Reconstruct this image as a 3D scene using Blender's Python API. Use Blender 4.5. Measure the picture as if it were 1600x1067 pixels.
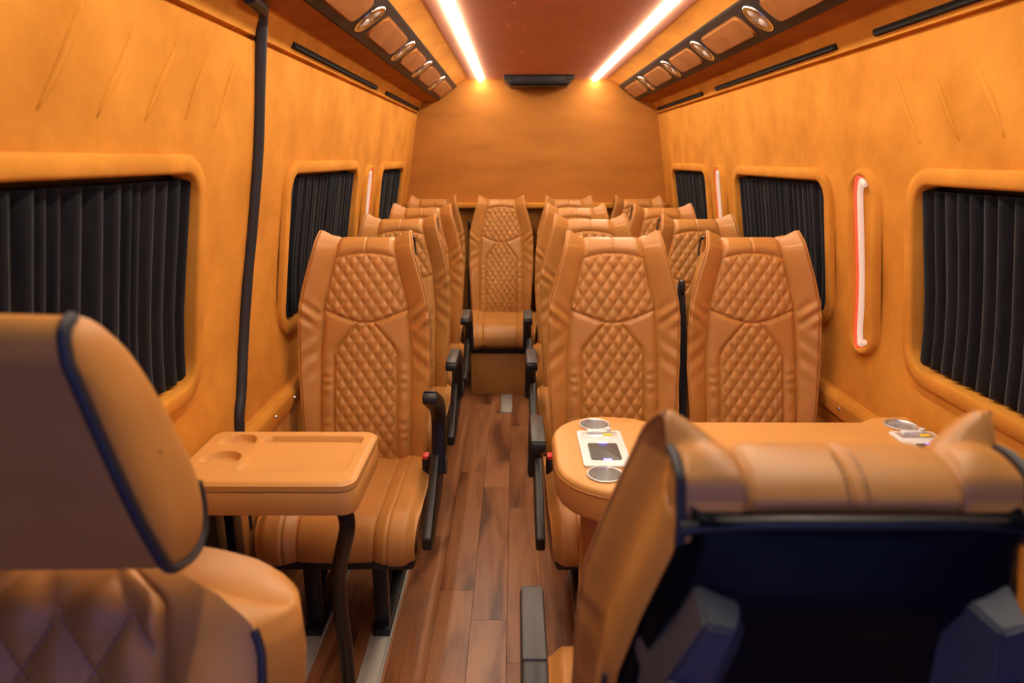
import bpy, bmesh, math, random
import numpy as np
from mathutils import Vector, Matrix
random.seed(4)
S = bpy.context.scene
for o in list(bpy.data.objects): bpy.data.objects.remove(o)
C = S.collection
PI = math.pi

# ------------------------------------------------------------------ camera, world, exposure
FPX = 1067.0
cam = bpy.data.cameras.new('camera'); cam.sensor_width = 36; cam.lens = 36 * FPX / 1600
cam.clip_start = .02
co = bpy.data.objects.new('camera', cam); C.objects.link(co); S.camera = co
co.location = (-.15, 0, 1.43)
co.rotation_euler = (PI/2 - math.atan(285/FPX), 0, math.atan(5/FPX*.966))
cam.dof.use_dof = True; cam.dof.focus_distance = 2.15; cam.dof.aperture_fstop = 3.2
W = bpy.data.worlds.new('world'); S.world = W; W.use_nodes = True
bg = W.node_tree.nodes['Background']
bg.inputs[0].default_value = (.34, .34, 1.0, 1); bg.inputs[1].default_value = 1.0
LED_STRENGTH = 55.0
S.view_settings.view_transform = 'Standard'; S.view_settings.look = 'None'
S.view_settings.gamma = 1; S.view_settings.use_curve_mapping = False
S.view_settings.exposure = 0.0

# ------------------------------------------------------------------ materials
def new_mat(name):
    m = bpy.data.materials.new(name); m.use_nodes = True
    nt = m.node_tree; return m, nt, nt.nodes['Principled BSDF']
def plain(name, col, rough=.5, metal=0, spec=.5, coat=0, emis=None, estr=0):
    m, nt, b = new_mat(name)
    b.inputs['Base Color'].default_value = (*col, 1); b.inputs['Roughness'].default_value = rough
    b.inputs['Metallic'].default_value = metal; b.inputs['Specular IOR Level'].default_value = spec
    b.inputs['Coat Weight'].default_value = coat
    if emis: b.inputs['Emission Color'].default_value = (*emis, 1); b.inputs['Emission Strength'].default_value = estr
    return m
def noise_mat(name, c1, c2, scale=(6, 6, 6), detail=5, rough=.6, bump=.1, bscale=300, spec=.4, sheen=0, lo=.35, hi=.65, c3=None, rand=0, bdist=.001):
    m, nt, b = new_mat(name); N = nt.nodes; L = nt.links
    tc = N.new('ShaderNodeTexCoord'); mp = N.new('ShaderNodeMapping'); mp.inputs['Scale'].default_value = scale
    L.new(tc.outputs['Object'], mp.inputs[0])
    nz = N.new('ShaderNodeTexNoise'); nz.inputs['Scale'].default_value = 1; nz.inputs['Detail'].default_value = detail
    nz.inputs['Roughness'].default_value = .6; L.new(mp.outputs[0], nz.inputs['Vector'])
    rp = N.new('ShaderNodeValToRGB'); rp.color_ramp.elements[0].position = lo; rp.color_ramp.elements[1].position = hi
    rp.color_ramp.elements[0].color = (*c1, 1); rp.color_ramp.elements[1].color = (*c2, 1)
    if c3:
        e = rp.color_ramp.elements.new((lo+hi)/2); e.color = (*c3, 1)
    L.new(nz.outputs[0], rp.inputs[0]); out = rp.outputs[0]
    if rand:
        oi = N.new('ShaderNodeObjectInfo'); mr = N.new('ShaderNodeMapRange'); mr.inputs[3].default_value = 1-rand; mr.inputs[4].default_value = 1+rand
        L.new(oi.outputs['Random'], mr.inputs[0])
        mx = N.new('ShaderNodeVectorMath'); mx.operation = 'SCALE'; L.new(out, mx.inputs[0]); L.new(mr.outputs[0], mx.inputs['Scale']); out = mx.outputs[0]
        va = N.new('ShaderNodeVectorMath'); va.operation = 'SCALE'; va.inputs['Scale'].default_value = 40
        cb = N.new('ShaderNodeCombineXYZ'); L.new(oi.outputs['Random'], cb.inputs[0]); L.new(oi.outputs['Random'], cb.inputs[1])
        L.new(cb.outputs[0], va.inputs[0]); L.new(va.outputs[0], mp.inputs['Location'])
    L.new(out, b.inputs['Base Color'])
    b.inputs['Roughness'].default_value = rough; b.inputs['Specular IOR Level'].default_value = spec
    if sheen: b.inputs['Sheen Weight'].default_value = sheen; b.inputs['Sheen Roughness'].default_value = .5
    if bump:
        n2 = N.new('ShaderNodeTexNoise'); n2.inputs['Scale'].default_value = bscale; n2.inputs['Detail'].default_value = 3
        L.new(tc.outputs['Object'], n2.inputs['Vector'])
        bp = N.new('ShaderNodeBump'); bp.inputs['Strength'].default_value = bump; bp.inputs['Distance'].default_value = bdist
        L.new(n2.outputs[0], bp.inputs['Height']); L.new(bp.outputs[0], b.inputs['Normal'])
    return m
M = {}
M['suede'] = noise_mat('suede', (.51, .206, .027), (.69, .302, .046), (7, 5, 5), 9, .95, .25, 45, .12, 0, .34, .68, bdist=.004)
M['suede_shaded'] = noise_mat('suede_shaded', (.30, .12, .040), (.38, .16, .055), (7, 5, 5), 7, .95, .2, 50, .12, 0, bdist=.003)  # darker copy of the suede, with shade put into its colour
M['suede_inset'] = noise_mat('suede_inset', (.32, .125, .032), (.40, .165, .045), (14, 9, 9), 7, .95, .15, 60, .12, 0, bdist=.003)
M['headliner'] = noise_mat('headliner', (.58, .28, .19), (.64, .31, .21), (4, 4, 4), 4, .9, .1, 200, .15)
M['rear_panel'] = noise_mat('rear_panel', (.39, .150, .022), (.49, .192, .030), (2.2, 1, 9), 8, .7, .15, 60, .25, bdist=.003)
M['leather'] = noise_mat('leather', (.46, .202, .048), (.53, .236, .059), (9, 9, 9), 4, .40, .12, 420, .42)
M['table'] = noise_mat('table_vinyl', (.66, .325, .090), (.70, .35, .10), (5, 5, 5), 3, .42, .06, 500, .4)
M['wood'] = None
M['plastic'] = plain('black_plastic', (.012, .012, .013), .42)
M['plastic_grey'] = plain('charcoal_plastic', (.045, .043, .043), .45)
M['shell'] = plain('gloss_black_shell', (.003, .004, .006), .30, spec=.10)
M['rubber'] = plain('black_rubber', (.018, .02, .026), .5)
M['metal_black'] = plain('black_painted_steel', (.01, .01, .011), .35)
M['console'] = plain('dark_console', (.018, .017, .019), .5, spec=.35)
M['cab'] = plain('unseen_cab_shield', (.03, .03, .032), .7)  # for the unseen cab, dark so that it bounces little warm light
M['vent'] = plain('matt_black_vent', (.016, .015, .016), .8, spec=.2)
M['chrome'] = plain('chrome', (.75, .75, .76), .12, 1)
M['steel'] = noise_mat('brushed_steel', (.58, .58, .58), (.82, .82, .82), (60, 60, 2), 2, .38, 0)
M['steel'].node_tree.nodes['Principled BSDF'].inputs['Metallic'].default_value = .7
M['glass'] = plain('lamp_glass', (.72, .71, .71), .15, .35, .8, 1)
M['pane'] = plain('tinted_pane', (.003, .003, .005), .35, spec=.15)
M['velvet'] = noise_mat('black_velvet', (.006, .006, .009), (.011, .011, .015), (60, 60, 4), 3, .95, .2, 300, .08, .12)
M['white'] = plain('white_plastic', (.82, .83, .85), .35)
M['pad'] = plain('charging_pad', (.075, .07, .07), .4)
M['yellow'] = plain('yellow_sticker', (.85, .6, .04), .5)
M['bluelight'] = plain('blue_pilot', (.05, .05, .6), .4, emis=(.15, .15, 1), estr=6)
M['red'] = plain('red_button', (.75, .05, .03), .4)
M['rail'] = noise_mat('aluminium_rail', (.42, .40, .35), (.52, .50, .44), (20, 3, 20), 4, .4, 0)
M['thread'] = plain('thread', (.16, .07, .035), .7)
M['thread_light'] = plain('light_thread', (.36, .22, .17), .7)
M['led'] = plain('led_diffuser', (1, 1, 1), .5, emis=(1, .89, .70), estr=LED_STRENGTH)
M['led_wall'] = plain('white_neon', (.45, .36, .32), .5, emis=(1, .70, .54), estr=.5)
M['led_red'] = plain('red_neon', (.8, .1, .05), .5, emis=(1, .06, .03), estr=.75)
M['star'] = plain('red_star_dot', (.8, .1, .05), .5, emis=(1, .12, .06), estr=.5)
def wood():
    m, nt, b = new_mat('walnut_vinyl'); N = nt.nodes; L = nt.links
    tc = N.new('ShaderNodeTexCoord'); oi = N.new('ShaderNodeObjectInfo')
    cb = N.new('ShaderNodeCombineXYZ'); mu = N.new('ShaderNodeMath'); mu.operation = 'MULTIPLY'; mu.inputs[1].default_value = 60
    L.new(oi.outputs['Random'], mu.inputs[0]); L.new(mu.outputs[0], cb.inputs[0]); L.new(mu.outputs[0], cb.inputs[1])
    ad = N.new('ShaderNodeVectorMath'); L.new(tc.outputs['Object'], ad.inputs[0]); L.new(cb.outputs[0], ad.inputs[1])
    mp = N.new('ShaderNodeMapping'); mp.inputs['Scale'].default_value = (11, 1.6, 1); L.new(ad.outputs[0], mp.inputs[0])
    nz = N.new('ShaderNodeTexNoise'); nz.inputs['Scale'].default_value = 1; nz.inputs['Detail'].default_value = 3; nz.inputs['Distortion'].default_value = .6
    L.new(mp.outputs[0], nz.inputs['Vector'])
    # growth rings: contour lines of the noise
    ml = N.new('ShaderNodeMath'); ml.operation = 'MULTIPLY'; ml.inputs[1].default_value = 14; L.new(nz.outputs[0], ml.inputs[0])
    sn = N.new('ShaderNodeMath'); sn.operation = 'SINE'; L.new(ml.outputs[0], sn.inputs[0])
    mp2 = N.new('ShaderNodeMapping'); mp2.inputs['Scale'].default_value = (160, 5, 1); L.new(ad.outputs[0], mp2.inputs[0])
    n2 = N.new('ShaderNodeTexNoise'); n2.inputs['Scale'].default_value = 1; n2.inputs['Detail'].default_value = 4; L.new(mp2.outputs[0], n2.inputs['Vector'])
    a = N.new('ShaderNodeMath'); a.operation = 'MULTIPLY_ADD'; a.inputs[1].default_value = .07; L.new(sn.outputs[0], a.inputs[0])
    L.new(nz.outputs[0], a.inputs[2])
    a2 = N.new('ShaderNodeMath'); a2.operation = 'MULTIPLY_ADD'; a2.inputs[1].default_value = .45; L.new(n2.outputs[0], a2.inputs[0]); L.new(a.outputs[0], a2.inputs[2])
    a3 = N.new('ShaderNodeMath'); a3.operation = 'MULTIPLY_ADD'; a3.inputs[1].default_value = .22; L.new(oi.outputs['Random'], a3.inputs[0]); L.new(a2.outputs[0], a3.inputs[2])
    rp = N.new('ShaderNodeValToRGB'); e = rp.color_ramp.elements
    e[0].position = .52; e[0].color = (.105, .036, .016, 1); e[1].position = 1.08 if False else 1.0; e[1].color = (.40, .17, .07, 1)
    q = e.new(.74); q.color = (.25, .092, .037, 1)
    L.new(a3.outputs[0], rp.inputs[0]); L.new(rp.outputs[0], b.inputs['Base Color'])
    b.inputs['Roughness'].default_value = .32; b.inputs['Specular IOR Level'].default_value = .5
    bp = N.new('ShaderNodeBump'); bp.inputs['Strength'].default_value = .08; bp.inputs['Distance'].default_value = .001
    L.new(n2.outputs[0], bp.inputs['Height']); L.new(bp.outputs[0], b.inputs['Normal'])
    return m
M['wood'] = wood()

# ------------------------------------------------------------------ helpers
def tag(o, label=None, cat=None, group=None, kind=None):
    if label: o['label'] = label
    if cat: o['category'] = cat
    if group: o['group'] = group
    if kind: o['kind'] = kind
    return o
def empty(name, loc=(0, 0, 0), rz=0):
    o = bpy.data.objects.new(name, None); C.objects.link(o); o.location = loc; o.rotation_euler = (0, 0, rz)
    o.empty_display_size = .05; return o
def mk(name, v, f, mat, parent=None, smooth=True):
    me = bpy.data.meshes.new(name); me.from_pydata([tuple(p) for p in v], [], f); me.update()
    if smooth: me.shade_smooth()
    me.materials.append(M[mat] if isinstance(mat, str) else mat)
    o = bpy.data.objects.new(name, me); C.objects.link(o)
    if parent: o.parent = parent
    return o
class MB:
    """collects pieces of ONE part"""
    def __init__(s): s.v = []; s.f = []
    def add(s, v, f):
        n = len(s.v); s.v += [tuple(p) for p in v]; s.f += [tuple(i+n for i in q) for q in f]; return s
    def bm(s, b):
        b.verts.ensure_lookup_table(); n = len(s.v); b.verts.index_update()
        s.v += [tuple(p.co) for p in b.verts]; s.f += [tuple(q.index+n for q in f.verts) for f in b.faces]; b.free(); return s
    def box(s, lo, hi, bev=.004, seg=2, mat=None):
        b = bmesh.new(); bmesh.ops.create_cube(b, size=1)
        c = [(a+d)/2 for a, d in zip(lo, hi)]; e = [abs(d-a) for a, d in zip(lo, hi)]
        for p in b.verts: p.co = Vector((p.co.x*e[0]+c[0], p.co.y*e[1]+c[1], p.co.z*e[2]+c[2]))
        if bev: bmesh.ops.bevel(b, geom=list(b.edges), offset=min(bev, min(e)*.45), segments=seg, affect='EDGES', profile=.5)
        if mat: b.transform(mat)
        return s.bm(b)
    def prism(s, poly, axis, a, b_, bev=.003, seg=2):
        """poly of 2D points in the plane normal to axis, extruded from a to b_"""
        b = bmesh.new()
        def P(p, t): return (t, p[0], p[1]) if axis == 'x' else (p[0], t, p[1]) if axis == 'y' else (p[0], p[1], t)
        v1 = [b.verts.new(P(p, a)) for p in poly]; v2 = [b.verts.new(P(p, b_)) for p in poly]; n = len(poly)
        b.faces.new(v1[::-1]); b.faces.new(v2)
        for i in range(n): b.faces.new((v1[i], v1[(i+1) % n], v2[(i+1) % n], v2[i]))
        bmesh.ops.recalc_face_normals(b, faces=list(b.faces))
        if bev:
            ed = [e for e in b.edges if len(e.link_faces) == 2 and e.calc_face_angle(0) > .5]
            bmesh.ops.bevel(b, geom=ed, offset=bev, segments=seg, affect='EDGES', profile=.5)
        return s.bm(b)
    def tube(s, pts, r, n=10, closed=False, cap=True):
        pts = [Vector(p) for p in pts]; k = len(pts); V = []; F = []
        rr = r if hasattr(r, '__len__') else [r]*k
        up = None
        for i, p in enumerate(pts):
            if closed: t = pts[(i+1) % k]-pts[i-1]
            else: t = pts[min(i+1, k-1)]-pts[max(i-1, 0)]
            t.normalize()
            if up is None:
                up = Vector((0, 0, 1)) if abs(t.z) < .9 else Vector((0, 1, 0))
            up = (up - t*up.dot(t)).normalized(); sd = t.cross(up)
            for j in range(n):
                a = 2*PI*j/n; V.append(p + up*math.cos(a)*rr[i] + sd*math.sin(a)*rr[i])
        for i in range(k if closed else k-1):
            for j in range(n):
                q = (i+1) % k
                F.append((i*n+j, i*n+(j+1) % n, q*n+(j+1) % n, q*n+j))
        if cap and not closed: F.append(tuple(range(n))[::-1]); F.append(tuple((k-1)*n+j for j in range(n)))
        return s.add(V, F)
    def cyl(s, c, r, h, axis='z', n=24, r2=None):
        V = []; F = []; r2 = r if r2 is None else r2
        ax = {'x': Matrix.Rotation(PI/2, 4, 'Y'), 'y': Matrix.Rotation(-PI/2, 4, 'X'), 'z': Matrix.Identity(4)}[axis]
        for z, q in ((0, r), (h, r2)):
            for j in range(n): V.append(ax @ Vector((q*math.cos(2*PI*j/n), q*math.sin(2*PI*j/n), z)) + Vector(c))
        for j in range(n): F.append((j, (j+1) % n, n+(j+1) % n, n+j))
        F.append(tuple(range(n))[::-1]); F.append(tuple(range(n, 2*n)))
        return s.add(V, F)
    def grid(s, rows, closed=False):
        V = [p for r in rows for p in r]; k = len(rows[0]); F = []
        for i in range(len(rows)-1):
            for j in range(k if closed else k-1):
                F.append((i*k+j, i*k+(j+1) % k, (i+1)*k+(j+1) % k, (i+1)*k+j))
        return s.add(V, F)
    def build(s, name, mat, parent=None, smooth=True, auto=True):
        o = mk(name, s.v, s.f, mat, parent, False)
        if smooth:
            o.data.shade_smooth()
            if auto: sharp(o.data, 40)
        return o
def sharp(me, deg):
    b = bmesh.new(); b.from_mesh(me)
    for e in b.edges:
        if len(e.link_faces) == 2 and e.calc_face_angle(0) > math.radians(deg): e.smooth = False
    b.to_mesh(me); b.free()
def copy_tree(o, parent=None):
    c = o.copy(); C.objects.link(c); c.parent = parent
    for ch in list(o.children): copy_tree(ch, c)
    return c
def lerp(x, xs, ys): return float(np.interp(x, xs, ys))
def spline(pts, n=8):
    """Catmull-Rom through points"""
    P = [np.array(p, float) for p in pts]; P = [2*P[0]-P[1]]+P+[2*P[-1]-P[-2]]; out = []
    for i in range(1, len(P)-2):
        for k in range(n):
            t = k/n; a, b, c, d = P[i-1:i+3]
            out.append(.5*((2*b)+(-a+c)*t+(2*a-5*b+4*c-d)*t*t+(-a+3*b-3*c+d)*t**3))
    out.append(P[-2]); return [tuple(p) for p in out]

# ------------------------------------------------------------------ the body of the van
Y0, Y1 = -.75, 4.85
HZ = [0, .9, 1.0, 1.09, 1.18, 1.67, 1.718]; HX = [.93, .93, .924, .914, .90, .82, .811]
def HW(z): return lerp(z, HZ, HX)
def wp(side, y, z, off=0.0): return (side*(HW(z)-off), y, z)
# floor: sub-floor slab and planks
YF = .60
fl = MB().box((-.97, Y0, -.05), (.97, Y1+.05, -.006), 0).build('floor', 'wood', smooth=False); tag(fl, kind='structure')
pw, plen = .116, .92
plank_me = {}
ncol = 17
for i in range(ncol):
    x0 = -.986+i*pw; off = random.choice([0, .3, .55, .75, .15])*plen + random.uniform(-.06, .06)
    y = Y0-off
    while y < Y1:
        a, b = max(y, Y0), min(y+plen, Y1)
        if b-a > .03:
            xa, xb = max(x0, -.965), min(x0+pw, .965)
            key = (round(xb-xa, 3), round(b-a, 3))
            if key not in plank_me:
                o = MB().box((-key[0]/2+.0003, -key[1]/2+.0003, -.006), (key[0]/2-.0003, key[1]/2-.0003, 0), .0008, 1).build('plank', 'wood', fl, smooth=False)
                plank_me[key] = o.data
            else:
                o = bpy.data.objects.new('plank', plank_me[key]); C.objects.link(o); o.parent = fl
            o.location = ((xa+xb)/2, (a+b)/2, 0)
        y += plen
WIN = {-1: [(.66, 1.56, .915, 1.40), (2.215, 3.155, .885, 1.385), (3.73, 4.46, .895, 1.375)],
        1: [(.78, 1.775, .892, 1.368), (2.295, 3.235, .905, 1.362), (3.74, 4.53, .905, 1.365)]}
def wall(side, name):
    ws = WIN[side]
    ys = sorted(set([YF, Y1]+[v for w in ws for v in w[:2]])); zs = sorted(set(HZ+[v for w in ws for v in w[2:]]+[.3, .6, 1.3, 1.5]))
    def refine(a, st):
        out = []
        for p, q in zip(a[:-1], a[1:]):
            k = max(1, int(math.ceil((q-p)/st))); out += [p+(q-p)*i/k for i in range(k)]
        return out+[a[-1]]
    ys = refine(ys, .25); mb = MB(); V = [wp(side, y, z) for z in zs for y in ys]; F = []; k = len(ys)
    for i in range(len(zs)-1):
        for j in range(k-1):
            yc, zc = (ys[j]+ys[j+1])/2, (zs[i]+zs[i+1])/2
            if any(w[0] < yc < w[1] and w[2] < zc < w[3] for w in ws): continue
            q = (i*k+j, i*k+j+1, (i+1)*k+j+1, (i+1)*k+j); F.append(q if side < 0 else q[::-1])
    o = mk(name, V, F, 'suede'); tag(o, kind='structure'); return o
wl = wall(-1, 'wall_left'); wr = wall(1, 'wall_right')
def rrect(a, b, c, d, r, n=6):
    pts = []
    for cx, cz, a0 in ((b-r, d-r, 0), (a+r, d-r, PI/2), (a+r, c+r, PI), (b-r, c+r, 1.5*PI)):
        for i in range(n+1):
            t = a0+PI/2*i/n; pts.append((cx+r*math.cos(t), cz+r*math.sin(t)))
    return pts
# windows: padded suede surround, tinted pane; curtains hang inside and are things of their own
wn = 0
for side in (-1, 1):
    for w in WIN[side]:
        wn += 1
        root = empty('window_%d' % wn, (side*HW(w[2]), (w[0]+w[1])/2, w[2])); tag(root, kind='structure')
        inv = Matrix.Translation(-Vector(root.location))
        prof = [(.040, -.001), (.039, .0125), (.0355, .0165), (.006, .0175), (.001, .0155), (-.001, .010), (-.001, -.036)]
        rows = []
        for e, off in prof:
            rows.append([inv @ Vector(wp(side, y, z, off)) for y, z in rrect(w[0]-e, w[1]+e, w[2]-e, w[3]+e, .062+max(e, 0))])
        MB().grid(rows, True).build('window_surround', 'suede', root, auto=False)
        P = [inv @ Vector(wp(side, y, z, -.032)) for y, z in ((w[0]-.02, w[2]-.02), (w[1]+.02, w[2]-.02), (w[1]+.02, w[3]+.02), (w[0]-.02, w[3]+.02))]
        Q = [p+Vector((side*.006, 0, 0)) for p in P]
        mk('pane', P+Q, [(0, 1, 2, 3), (7, 6, 5, 4), (0, 1, 5, 4), (1, 2, 6, 5), (2, 3, 7, 6), (3, 0, 4, 7)], 'pane', root, False)
def curtain(side, ya, yb, za, zb, label, seed):
    rnd = random.Random(seed); n = max(3, int(round((yb-ya)/.046))); cols = []
    ph = [rnd.uniform(.75, 1.25) for _ in range(n)]; tot = sum(ph); y = ya
    for i in range(n):
        wd = (yb-ya)*ph[i]/tot; dp = rnd.uniform(.018, .028)
        for f, d in ((0, 0), (.2, .25), (.45, .75), (.68, 1), (.82, .9), (.92, .35)):
            cols.append((y+wd*f, d*dp))
        y += wd
    cols.append((yb, 0)); rows = []
    nz = 14
    for k in range(nz+1):
        t = k/nz; z = za+(zb-za)*t; row = []
        for j, (yy, d) in enumerate(cols):
            sway = .0015*math.sin(5*t+yy*13+seed)
            row.append(wp(side, yy+sway, z, -.0255+d*(1.0-.15*(1-t))))
        rows.append(row)
    base = Vector((side*(HW(za)+.025), (ya+yb)/2, za))
    rows = [[Vector(p)-base for p in r] for r in rows]
    o = MB().grid(rows).build('curtain', 'velvet', auto=False); o.location = base
    m = o.modifiers.new('thick', 'SOLIDIFY'); m.thickness = .002
    tag(o, label, 'curtain', 'black velvet window curtains')
curtain(-1, .68, 1.168, .925, 1.385, 'black pleated velvet curtain at the left edge of the large near left window', 1)
curtain(-1, 1.176, 1.553, .925, 1.385, 'black pleated velvet curtain beside the black door seal, in the near left window', 2)
curtain(-1, 2.222, 2.60, .893, 1.37, 'black pleated curtain in the window right behind the black door seal, nearer half', 3)
curtain(-1, 2.606, 3.148, .893, 1.37, 'black pleated curtain in the middle left window, farther half', 4)
curtain(-1, 3.738, 4.452, .905, 1.362, 'black pleated curtain in the small far left window by the rear wall', 5)
curtain(1, .80, 1.767, .902, 1.353, 'black pleated velvet curtain in the large near right window', 6)
curtain(1, 2.303, 3.227, .915, 1.347, 'black pleated curtain in the middle right window behind the outer seats', 7)
curtain(1, 3.748, 4.522, .915, 1.352, 'black pleated curtain in the small far right window by the rear wall', 8)
# fabric creases stitched into the suede
def crease(side, wallo, a, b, raise_=.003):
    pts = []
    for i in range(13):
        t = i/12; y = a[0]+(b[0]-a[0])*t; z = a[1]+(b[1]-a[1])*t
        pts.append(Vector(wp(side, y+.003*math.sin(7*t+y*9), z, -.0002)))
    r = [.0075*math.sin(PI*min(1, max(.02, t/12*.94+.04)))**.6 for t in range(13)]
    MB().tube(pts, r, 8).build('crease', 'suede', wallo, auto=False)
for a, b in (((1.157, 1.664), (1.047, 1.499)), ((1.309, 1.663), (1.196, 1.496)), ((1.463, 1.661), (1.346, 1.498)), ((1.613, 1.662), (1.505, 1.509)), ((1.762, 1.663), (1.655, 1.50))):
    crease(-1, wl, a, b)
for a, b in (((1.563, 1.638), (1.459, 1.472)), ((1.717, 1.634), (1.609, 1.47)), ((1.88, 1.642), (1.765, 1.466)), ((2.353, 1.628), (2.284, 1.526))):
    crease(1, wr, a, b)
# rear wall with shoulder profile
PROF = [(.93, 0), (.93, .9), (.914, 1.09), (.90, 1.18), (.82, 1.67), (.808, 1.73), (.775, 1.80), (.675, 1.815), (.545, 1.908), (.47, 1.945)]
pv = [(x, z) for x, z in PROF]+[(-x, z) for x, z in PROF[::-1]]
rw = MB().box((-.99, Y1, -.03), (.99, Y1+.03, 2.0), 0).build('wall_rear', 'rear_panel', smooth=False); tag(rw, kind='structure')
lg = MB().box((-.90, Y1-.075, 1.100), (.90, Y1-.002, 1.138), .012, 3).build('trim_5', 'suede'); tag(lg, kind='structure')
# side ceiling coves
for k, side in enumerate((-1, 1)):
    pr = [(.811, 1.718), (.828, 1.718), (.828, 1.731), (.808, 1.731), (.803, 1.745), (.775, 1.795), (.768, 1.801), (.675, 1.815), (.61, 1.862), (.545, 1.908), (.538, 1.914), (.50, 1.938), (.47, 1.9455), (.445, 1.9455)]
    rows = [[(side*x, y, z) for x, z in (pr if side < 0 else pr[::-1])] for y in (YF, 1, 2, 3, 4, Y1+.005)]
    o = MB().grid(rows).build('trim_%d' % (k+1), 'suede'); tag(o, kind='structure')
    # suede strip darkened to paint the shade on the downward-facing soffit
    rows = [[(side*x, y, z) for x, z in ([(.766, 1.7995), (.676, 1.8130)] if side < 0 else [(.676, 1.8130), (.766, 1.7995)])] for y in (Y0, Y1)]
    s_ = MB().prism([(side*.767, 1.8005), (side*.677, 1.8140), (side*.676, 1.8100), (side*.766, 1.7965)], 'y', YF, Y1, 0).build('soffit_shade', 'suede_shaded', o)
ce = MB().box((-.46, YF, 1.945), (.46, Y1, 1.97), 0).build('ceiling', 'headliner', smooth=False); tag(ce, kind='structure')
for k, side in enumerate((-1, 1)):   # unseen cab sides, added dark to keep warm light off the front seats
    o = MB().box((side*.99, Y0, 0), (side*.935, YF, 1.97), .005).build('trim_%d' % (8+k), 'cab'); tag(o, kind='structure')
o = MB().box((-.98, Y0, 1.95), (.98, YF, 1.98), .004).build('trim_10', 'cab'); tag(o, kind='structure')  # unseen cab roof, added dark to cut warm bounce light
st = MB()
for _ in range(9):
    x, y = random.uniform(-.3, .33), random.uniform(1.9, 4.4); st.cyl((x, y, 1.9425), .0022, .003, 'z', 6)
tag(st.build('star_light', 'star', ce), kind='stuff')
# black door seal on the left wall
seal = spline([(-.757, 1.70, 1.786), (-.765, 1.78, 1.786), (-.772, 1.83, 1.786), (-.788, 1.866, 1.770), wp(-1, 1.90, 1.62, .008), wp(-1, 1.918, 1.45, .008), wp(-1, 1.912, 1.25, .008), wp(-1, 1.90, 1.12, .008), wp(-1, 1.87, .95, .008), wp(-1, 1.82, .80, .008), wp(-1, 1.78, .70, .008), wp(-1, 1.76, .40, .008)], 6)
o = MB().tube(seal, .0155, 10).build('trim_3', 'rubber'); tag(o, kind='structure')
o = MB().tube([(p[0]-.004, p[1]+.024, p[2]) for p in seal], .010, 8).build('trim_4', 'suede_shaded'); tag(o, kind='structure')  # dark tube painted as the brownish shadow along the wall edge
# belt rails with screws
for k, (side, a, b) in enumerate(((-1, 1.72, 2.40), (1, 1.78, 2.50))):
    z0, z1 = .615, .69
    o = MB().prism([(side*.935, z0), (side*.90, z0+.004), (side*.895, z1-.02), (side*.905, z1), (side*.935, z1)], 'y', a, b, .004).build('trim_%d' % (6+k), 'suede'); tag(o, kind='structure')
    for y in (2.0, 2.18, 2.34) if side < 0 else (2.08, 2.35):
        MB().cyl((side*.898, y, .652), .007, -.006*1 if side > 0 else .006, 'x', 12, .005).build('screw', 'chrome', o)
# ribbed leather kick panel low on the left wall
kp = MB(); rows = []
for z in (.05, .62):
    rows.append([( -.915+.008*abs(math.sin(PI*i/6)), 1.35+i*.0115, z) for i in range(0, 79)])
kp.grid(rows[::-1]).build('kick_panel', 'leather', wl, auto=False)

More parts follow.
